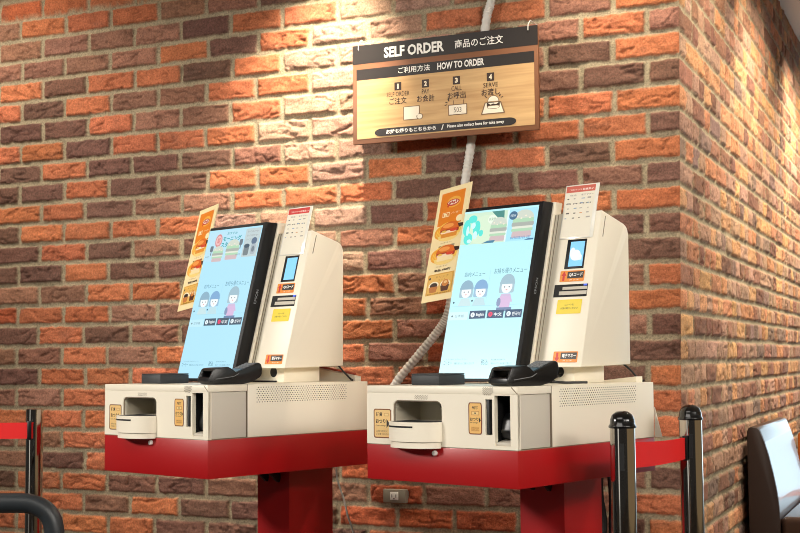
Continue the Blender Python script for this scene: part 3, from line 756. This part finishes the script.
fl.location = (kR[0], kR[1], .869); fl.rotation_euler[2] = rR; tag(fl, 'small pale triangular flap at the rear end of the nearer kiosk', 'panel')
cable('grey_wire', [(-1.075, -.12, .80), (-1.082, -.10, .742), (-1.078, -.1, .69), (-1.056, -.1, .63), (-1.043, -.1, .58), (-1.03, -.06, .45), (-1.02, -.03, .02)], .0032, M['greycord'], 'thin grey wire hanging below the kiosk farther from the corner')
for i, (dx, dy) in enumerate(((0, 0), (.016, .012), (-.01, .02))):
    cable('black_cable', [(-.15 + dx, -.36 + dy, .79), (-.158 + dx * 1.6, -.34 + dy, .70), (-.152 + dx, -.33 + dy, .62), (-.16 + dx * 1.4, -.33 + dy, .5), (-.155 + dx, -.33 + dy, .02)], .008 - .001 * i, M['cord'],
          'black power cord hanging behind the pedestal nearer the corner')['group'] = 'black power cords behind the pedestal'

# ------------------------------------------------------------------ hanging sign
SX0, SX1, SZ0, SZ1, SY = -1.0165, -.390, 1.762, 2.0845, -.10
sign = empty('hanging_sign', ((SX0 + SX1) / 2, SY + .005, SZ0), 0, 'wide wood-look order guide sign hanging before the brick wall', 'sign')
so = ((SX0 + SX1) / 2, SY + .005, SZ0)
MB().box(SX0, SX1, SY, SY + .012, SZ0, SZ1, .001).build('board', M['sign'], sign, off=so)
MB().box(SX0 + .0155, SX1 - .013, SY - .0012, SY + .001, SZ0 + .016, SZ0 + .2075).build('wood_panel', M['wood'], sign, off=so)
A = Art(); BR = (34, 27, 23); WH = (238, 234, 226)
A.rect(0, 1, .81, 1, BR); A.rect(.022, .98, .645, .755, BR); A.h += .0014
A.text('SELF ORDER', .166, .498, .845, .955, WH, .035); A.text('商品のご注文', .555, .81, .86, .945, WH, .012)
A.text('ご利用方法', .245, .42, .672, .735, WH, .012); A.text('HOW TO ORDER', .46, .71, .668, .738, WH, .03)
DK = (54, 34, 24)
for i, (n_, en, ja, x) in enumerate((('1', 'SELF ORDER', 'ご注文', .243), ('2', 'PAY', 'お会計', .395), ('3', 'CALL', 'お呼出', .562), ('4', 'SERVE', 'お渡し', .742))):
    A.rect(x - .019, x + .019, .535, .615, DK); A.text(n_, x - (.004 if n_ == '1' else .008), x + (.004 if n_ == '1' else .008), .55, .60, (242, 226, 196), .05)
    w = (.063, .02, .027, .038)[i]
    A.text(en, x - w, x + w, .475, .52, DK, .0); A.text(ja, x - .048, x + .048, .395, .462, DK, .01)
PW = (240, 228, 204); LN = (120, 92, 64)
A.rect(.272, .362, .228, .365, LN); A.rect(.276, .358, .235, .358, PW); A.ell(.362, .255, .018, .03, LN); A.ell(.362, .255, .014, .024, PW); A.line(.352, .27, .338, .305, .008, PW)
A.rect(.517, .617, .235, .34, LN); A.rect(.521, .613, .243, .332, PW); A.text('503', .547, .587, .262, .31, (96, 84, 74)); A.line(.545, .34, .545, .38, .003, LN); A.line(.598, .34, .598, .38, .003, LN)
for d in ((.498, .335, .510, .345), (.502, .37, .514, .36), (.516, .4, .521, .375)): A.line(*d, .006, DK)
A.poly([(.69, .215), (.815, .215), (.795, .33), (.71, .33)], LN); A.poly([(.697, .223), (.808, .223), (.79, .322), (.715, .322)], PW)
A.ell(.755, .335, .030, .058, LN, 0, PI); A.ell(.755, .337, .027, .050, PW, 0, PI); A.rrect(.722, .788, .262, .318, .02, LN); A.rrect(.725, .785, .267, .292, .012, PW); A.rect(.721, .789, .296, .328, DK); A.poly([(.727, .322), (.783, .322), (.77, .306), (.755, .314), (.74, .304)], PW)
for d in ((.712, .39, .722, .375), (.792, .4, .788, .38), (.805, .375, .796, .365)): A.line(*d, .006, DK)
A.rrect(.112, .872, .062, .138, .0375, BR)
A.text('お持ち帰りもこちらから', .175, .45, .078, .122, WH, .03); A.text('/', .478, .492, .074, .126, WH, .02); A.text('Please also collect here for take away', .51, .81, .08, .12, WH, .02)
A.build('lettering', M['print'], sign, lambda p, q, h: (SX0 + (SX1 - SX0) * (p + (.013 if .03 < p < .95 else 0)) - so[0], SY - .0004 - h - so[1], SZ0 + (SZ1 - SZ0) * (q - (.028 if .2 < q < .63 else 0)) - so[2]))
for x in (SX0 + .022, SX1 - .03):
    q = MB(); q.tube([(x, SY - .003, SZ1 - .014), (x, SY - .002, SZ1 + .004), (x, SY + .02, SZ1 + .022), (x, .0, SZ1 + .026)], .0015, 8); q.build('hanging_hook', M['wire'], sign, off=so)
    q = MB(); q.lathe([(0, 0), (.004, 0), (.004, .002), (0, .003)], n=12); q.build('rivet', M['steel'], sign, off=so, fn=lambda a, b, c, x=x: (x, SY - c, SZ1 - .014 + b))

# ribbed conduit running down the wall
pts = spline([(-.44, -.018, 2.748), (-.535, -.018, 2.36), (-.568, -.018, 2.2), (-.588, -.018, 2.12), (-.640, -.018, 1.758), (-.662, -.018, 1.632), (-.70, -.02, 1.36), (-.722, -.022, 1.222), (-.757, -.024, 1.16), (-.826, -.026, 1.082), (-.905, -.026, .992), (-.95, -.02, .90), (-.955, -.02, .80)], 34)
rad = [.0148 if (i // 2) % 2 else .0130 for i in range(len(pts))]
tag(MB().tube(pts, rad, 12).build('cable_conduit', M['conduit'], smooth=1.2), 'pale ribbed conduit running down the bricks behind the sign', 'conduit')

# wall socket
ws = empty('wall_socket', (-.915, -.0, .635), 0, 'small grey wall socket on the bricks under the nearer kiosk', 'wall socket')
MB().box(-.0395, .0395, -.022, .006, -.021, .021, .002).build('plate', M['socket'], ws)
q = MB(); q.box(-.014, .014, -.0245, -.021, -.012, .013, .001); q.build('outlet_insert', M['white'], ws)
q = MB(); q.box(-.008, -.006, -.0255, -.024, -.004, .006); q.box(.006, .008, -.0255, -.024, -.004, .006); q.box(-.002, .002, -.0255, -.024, -.009, -.006); q.build('pin_slots', M['hole'], ws)

# ------------------------------------------------------------------ stanchions and belts
def stanchion(loc, domed, label):
    root = empty('stanchion_post', loc, 0, label, 'stanchion', 'chrome queue posts')
    if domed:
        r = .0276
        MB().lathe([(0, .0), (.16, 0), (.165, .006), (.16, .014), (.06, .032), (.035, .045), (0, .045)], n=48).build('foot', M['chrome'], root)
        MB().lathe([(r, .03), (r, .9155)], n=48).build('pole', M['chrome'], root)
        c = MB().lathe([(0, .916), (.0300, .916), (.0307, .9185), (.0300, .921), (.0276, .9245), (.0268, .9345), (.0226, .9445), (.0132, .9515), (.004, .953), (0, .953)], n=40)
        cap = c.build('dome_cap', M['cap'], root)
        s = MB()
        s.box(-.0045, .0045, -r - .0012, -.02, .825, .883); o = s.build('belt_slot', M['hole'], root)
        o.rotation_euler[2] = math.radians(10)
    else:
        r = .025
        MB().lathe([(0, .0), (.15, 0), (.155, .006), (.15, .014), (.05, .03), (.03, .04), (0, .04)], n=48).build('foot', M['chrome'], root)
        MB().lathe([(r, .03), (r, .9305), (r - .002, .932), (0, .932)], n=48).build('pole', M['chrome'], root)
    return root
p1 = (.0647, -.9877, 0.); p2 = (.1367, -.5871, 0.); p3 = (-1.7745, -.7166, 0.)
stanchion(p1, True, 'domed chrome post nearer the camera, before the red counter side')
stanchion(p2, True, 'domed chrome post standing before the brick corner')
stanchion(p3, False, 'flat-topped chrome post before the bricks with red belt clipped on')
def belt(a, b, z0a, z1a, z0b, z1b, label, r1, r2):
    a = Vector(a[:2] + (0,)); b = Vector(b[:2] + (0,)); d = (b - a).normalized(); n = Vector((-d.y, d.x, 0)) * .0011
    A0, B0 = a + d * r1, b - d * r2
    N = 16; mb = MB(); pts = []
    for i in range(N + 1):
        t = i / N; p = A0.lerp(B0, t); sag = -.004 * 4 * t * (1 - t)
        lo, hi = z0a + (z0b - z0a) * t + sag, z1a + (z1b - z1a) * t + sag
        pts.append([mb.bm.verts.new(p + n * s + Vector((0, 0, z))) for s, z in ((-1, lo), (1, lo), (1, hi), (-1, hi))])
    for i in range(N):
        for k in range(4): mb.bm.faces.new([pts[i][k], pts[i][(k + 1) % 4], pts[i + 1][(k + 1) % 4], pts[i + 1][k]])
    mb.bm.faces.new(pts[0]); mb.bm.faces.new(pts[-1][::-1])
    root = empty('barrier_belt', tuple(A0 + Vector((0, 0, z0a))), 0, label, 'barrier belt')
    mb.build('webbing', M['belt'], root, off=tuple(root.location))
    e = MB(); q = B0
    sd = Vector((-d.y, d.x, 0))
    for end, sg in ((A0, 1), (B0, -1)):
        e = MB(); c0 = end + d * sg * .003
        zz0, zz1 = (z0a, z1a) if sg > 0 else (z0b, z1b)
        e.hexa([c0 + d * sg * u * .009 + d * sg * .0046 + sd * s * .0055 + Vector((0, 0, z)) for u in (-.5, .8) for s in (-1, 1) for z in (zz0 - .004, zz1 + .004)], .001)
        e.build('belt_clip', M['black'], root, off=tuple(root.location))
    return root
belt(p1, p2, .826, .884, .823, .8745, 'red belt joining the two domed posts', .028, .028)
d3 = Vector((-1.0, -.28)).normalized()
belt((p3[0] + .0165, p3[1] - .0285), (p3[0] - 1.23, p3[1] - .36), .846, .893, .846, .893, 'red belt leading left from the flat-topped post', .0, 0)

# ------------------------------------------------------------------ booth seat against the right wall
bs = empty('booth_seat', (.068, 1.1, 0), 0, 'dark brown leather bench seat against the brick side wall', 'seat')
bo = (.06, 1.1, 0)
prof = [(.012, .793), (.018, .806), (.028, .810), (.05, .807), (.058, .799), (.075, .752), (.0877, .709), (.102, .645), (.1126, .588), (.119, .54), (.1215, .5), (.122, .44), (.122, .30), (.012, .30)]
MB().prism(prof, lambda p, q, t: (p, t, q), 1.112, 1.925, .004).build('backrest', M['leather'], bs, off=bo)
MB().prism([(p - .0005 if p > .03 else p, q - .001) for p, q in prof], lambda p, q, t: (p, t, q), 1.1, 1.1115, .002).build('end_panel', M['leather_side'], bs, off=bo)
MB().box(.1225, .62, 1.112, 1.925, .38, .482, .022, 4).build('seat_cushion', M['leather'], bs, off=bo)
MB().box(.02, .56, 1.13, 1.91, 0, .38, .004).build('plinth', M['leather_side'], bs, off=bo)
tc_ = empty('tan_seat', (.12, 2.25, 0), 0, 'tan leather seat end just showing beyond the brown bench', 'seat')
to = (.12, 2.25, 0)
MB().prism([(.072, .25), (.072, .715), (.08, .728), (.15, .722), (.16, .71), (.175, .55), (.18, .25)], lambda p, q, t: (p, t, q), 2.25, 2.85, .006, 2).build('backrest', M['tan'], tc_, off=to)
MB().box(.182, .62, 2.26, 2.85, .33, .43, .02, 3).build('seat_cushion', M['tan'], tc_, off=to)
MB().box(.085, .58, 2.28, 2.83, 0, .33, .004).build('plinth', M['leather_side'], tc_, off=to)

# ------------------------------------------------------------------ armchair whose arm loop enters at the lower edge
ac = empty('armchair', (-1.55, -1.45, 0), 0, 'charcoal armchair whose rounded arm rises before the flat-topped post', 'chair')
ao = (-1.55, -1.45, 0)
def armloop(dy, name):
    o = Vector((-1.2265, -1.2975 + dy, 0)); d = Vector((-.915, -.40, 0)).normalized()
    top = .737
    P = [o + d * 0.0 + Vector((0, 0, .40)), o + Vector((0, 0, .55)), o + Vector((0, 0, .62)), o + d * .004 + Vector((0, 0, .68)), o + d * .018 + Vector((0, 0, .712)), o + d * .045 + Vector((0, 0, .730)), o + d * .085 + Vector((0, 0, top)), o + d * .2 + Vector((0, 0, top - .002)), o + d * .36 + Vector((0, 0, top - .008)), o + d * .5 + Vector((0, 0, top - .02))]
    return P, o, d
P, o_, d_ = armloop(0, '')
MB().tube(spline(P, 6), .0235, 16).build('armrest', M['arm'], ac, off=ao)
n_ = Vector((d_.y, -d_.x, 0)); n_ = n_ if n_.y < 0 else -n_
P2 = [p + n_ * .5 for p in P]
MB().tube(spline(P2, 6), .0235, 16).build('armrest', M['arm'], ac, off=ao)
def slab(a0, a1, b0, b1, z0, z1, bev, name, m):
    MB().hexa([o_ + d_ * a + n_ * b + Vector((0, 0, z)) for a in (a0, a1) for b in (b0, b1) for z in (z0, z1)], bev, 3).build(name, m, ac, off=ao)
slab(.0, .48, .02, .48, .40, .45, .015, 'seat', M['arm'])
slab(.46, .51, .0, .5, .45, .86, .015, 'backrest', M['arm'])
for a in (.0, .47):
    for b in (.0, .5): MB().tube([o_ + d_ * a + n_ * b + Vector((0, 0, 0)), o_ + d_ * a + n_ * b + Vector((0, 0, .42))], .017, 12).build('leg', M['arm'], ac, off=ao)

# ------------------------------------------------------------------ light
def spot(loc, aim, power, ang, blend=.6, size=.03, rgb=(1, .84, .62)):
    l = bpy.data.lights.new('down_or_fill_light', 'SPOT'); l.energy = power; l.spot_size = math.radians(ang); l.spot_blend = blend; l.shadow_soft_size = size; l.color = rgb
    o = bpy.data.objects.new('down_or_fill_light', l); col.objects.link(o); o.location = loc
    o.rotation_euler = (Vector(aim) - Vector(loc)).to_track_quat('-Z', 'Y').to_euler()
    return o
def area(loc, aim, power, sx, sy, rgb):
    l = bpy.data.lights.new('fill_panel', 'AREA'); l.shape = 'RECTANGLE'; l.size = sx; l.size_y = sy; l.energy = power; l.color = rgb
    o = bpy.data.objects.new('fill_panel', l); col.objects.link(o); o.location = loc
    o.rotation_euler = (Vector(aim) - Vector(loc)).to_track_quat('-Z', 'Y').to_euler()
    return o
WARM = (1, .945, .865)
spot((-.97, -.45, 2.73), (-1.22, .0, 1.78), 205, 52, 1., .018, (1, .89, .72))
spot((-2.7, -.80, 2.73), (-2.4, .0, 1.3), 62, 105, 1., .02, (1, .90, .76))
spot((-.22, -.42, 2.73), (-.2, .0, 1.75), 50, 56, 1., .03, (1, .88, .70))
spot((.80, .35, 2.73), (.0, .45, 1.5), 85, 100, 1., .03, (1, .87, .68))
spot((.50, 1.30, 2.73), (.0, 1.3, 1.3), 62, 100, 1., .02, (1, .87, .66))
spot((.50, 2.75, 2.73), (.0, 2.7, 1.3), 90, 100, 1., .02, (1, .87, .66))
spot((1.0, 1.7, 2.73), (.0, 1.7, 1.35), 120, 95, 1., .02, (1, .87, .66))  # added base light for the side wall, this spot and the next
spot((1.0, 3.1, 2.73), (.0, 3.1, 1.35), 150, 95, 1., .02, (1, .87, .66))
spot((-4.2, -3.6, 2.72), (-.7, -.9, 1.0), 860, 60, .8, .5, WARM)  # key light added out of view to brighten the kiosk fronts
for x, y, p in ((4.3, -2.5, 330), (3.5, -3.6, 330), (2.3, -4.5, 300)):  # added key light on the kiosk sides, split to thin the shadows
    spot((x, y, 2.72), (-.25, -.8, .95), p, 60, .8, .45, WARM)
area((-.6, -3.2, 2.72), (-.6, -3.2, 0), 20, 2.4, 1.2, WARM)  # soft overhead fill added out of view, not a known fitting

# surroundings seen only in reflections and as soft fill: warm restaurant all round, daylight windows down the far end
w = bpy.data.worlds.new('restaurant'); scene.world = w; w.use_nodes = True
nt = w.node_tree; bgn = nt.nodes['Background']
tc = nt.nodes.new('ShaderNodeTexCoord'); sp = nt.nodes.new('ShaderNodeSeparateXYZ'); nt.links.new(tc.outputs['Generated'], sp.inputs[0])
az = nt.nodes.new('ShaderNodeMath'); az.operation = 'ARCTAN2'; nt.links.new(sp.outputs['X'], az.inputs[0]); nt.links.new(sp.outputs['Y'], az.inputs[1])
an = nt.nodes.new('ShaderNodeMath'); an.operation = 'MULTIPLY_ADD'; an.inputs[1].default_value = 1 / (2 * PI); an.inputs[2].default_value = .5; nt.links.new(az.outputs[0], an.inputs[0])
r1 = nt.nodes.new('ShaderNodeValToRGB'); nt.links.new(an.outputs[0], r1.inputs['Fac'])
dark, mid, brown, win, pale = (.05, .046, .042, 1), (.30, .28, .24, 1), (.40, .28, .15, 1), (3.6, 4.6, 5.2, 1), (1.5, 1.45, 1.35, 1)
stops = [(0., dark), (.055, dark), (.06, pale), (.082, pale), (.087, dark), (.25, dark), (.28, mid), (.46, mid), (.48, win), (.56, win), (.58, mid), (.63, mid), (.65, brown), (.84, brown), (.86, dark), (1., dark)]
cr = r1.color_ramp
cr.elements[0].position, cr.elements[0].color = stops[0]; cr.elements[1].position, cr.elements[1].color = stops[-1]
for p_, c_ in stops[1:-1]:
    e = cr.elements.new(p_); e.color = c_
nt.links.new(r1.outputs['Color'], bgn.inputs['Color']); bgn.inputs['Strength'].default_value = .42

scene.cycles.filter_width = 1.0
scene.view_settings.view_transform = 'Standard'; scene.view_settings.look = 'None'
scene.view_settings.gamma = 1; scene.view_settings.use_curve_mapping = False
scene.view_settings.exposure = 0.45
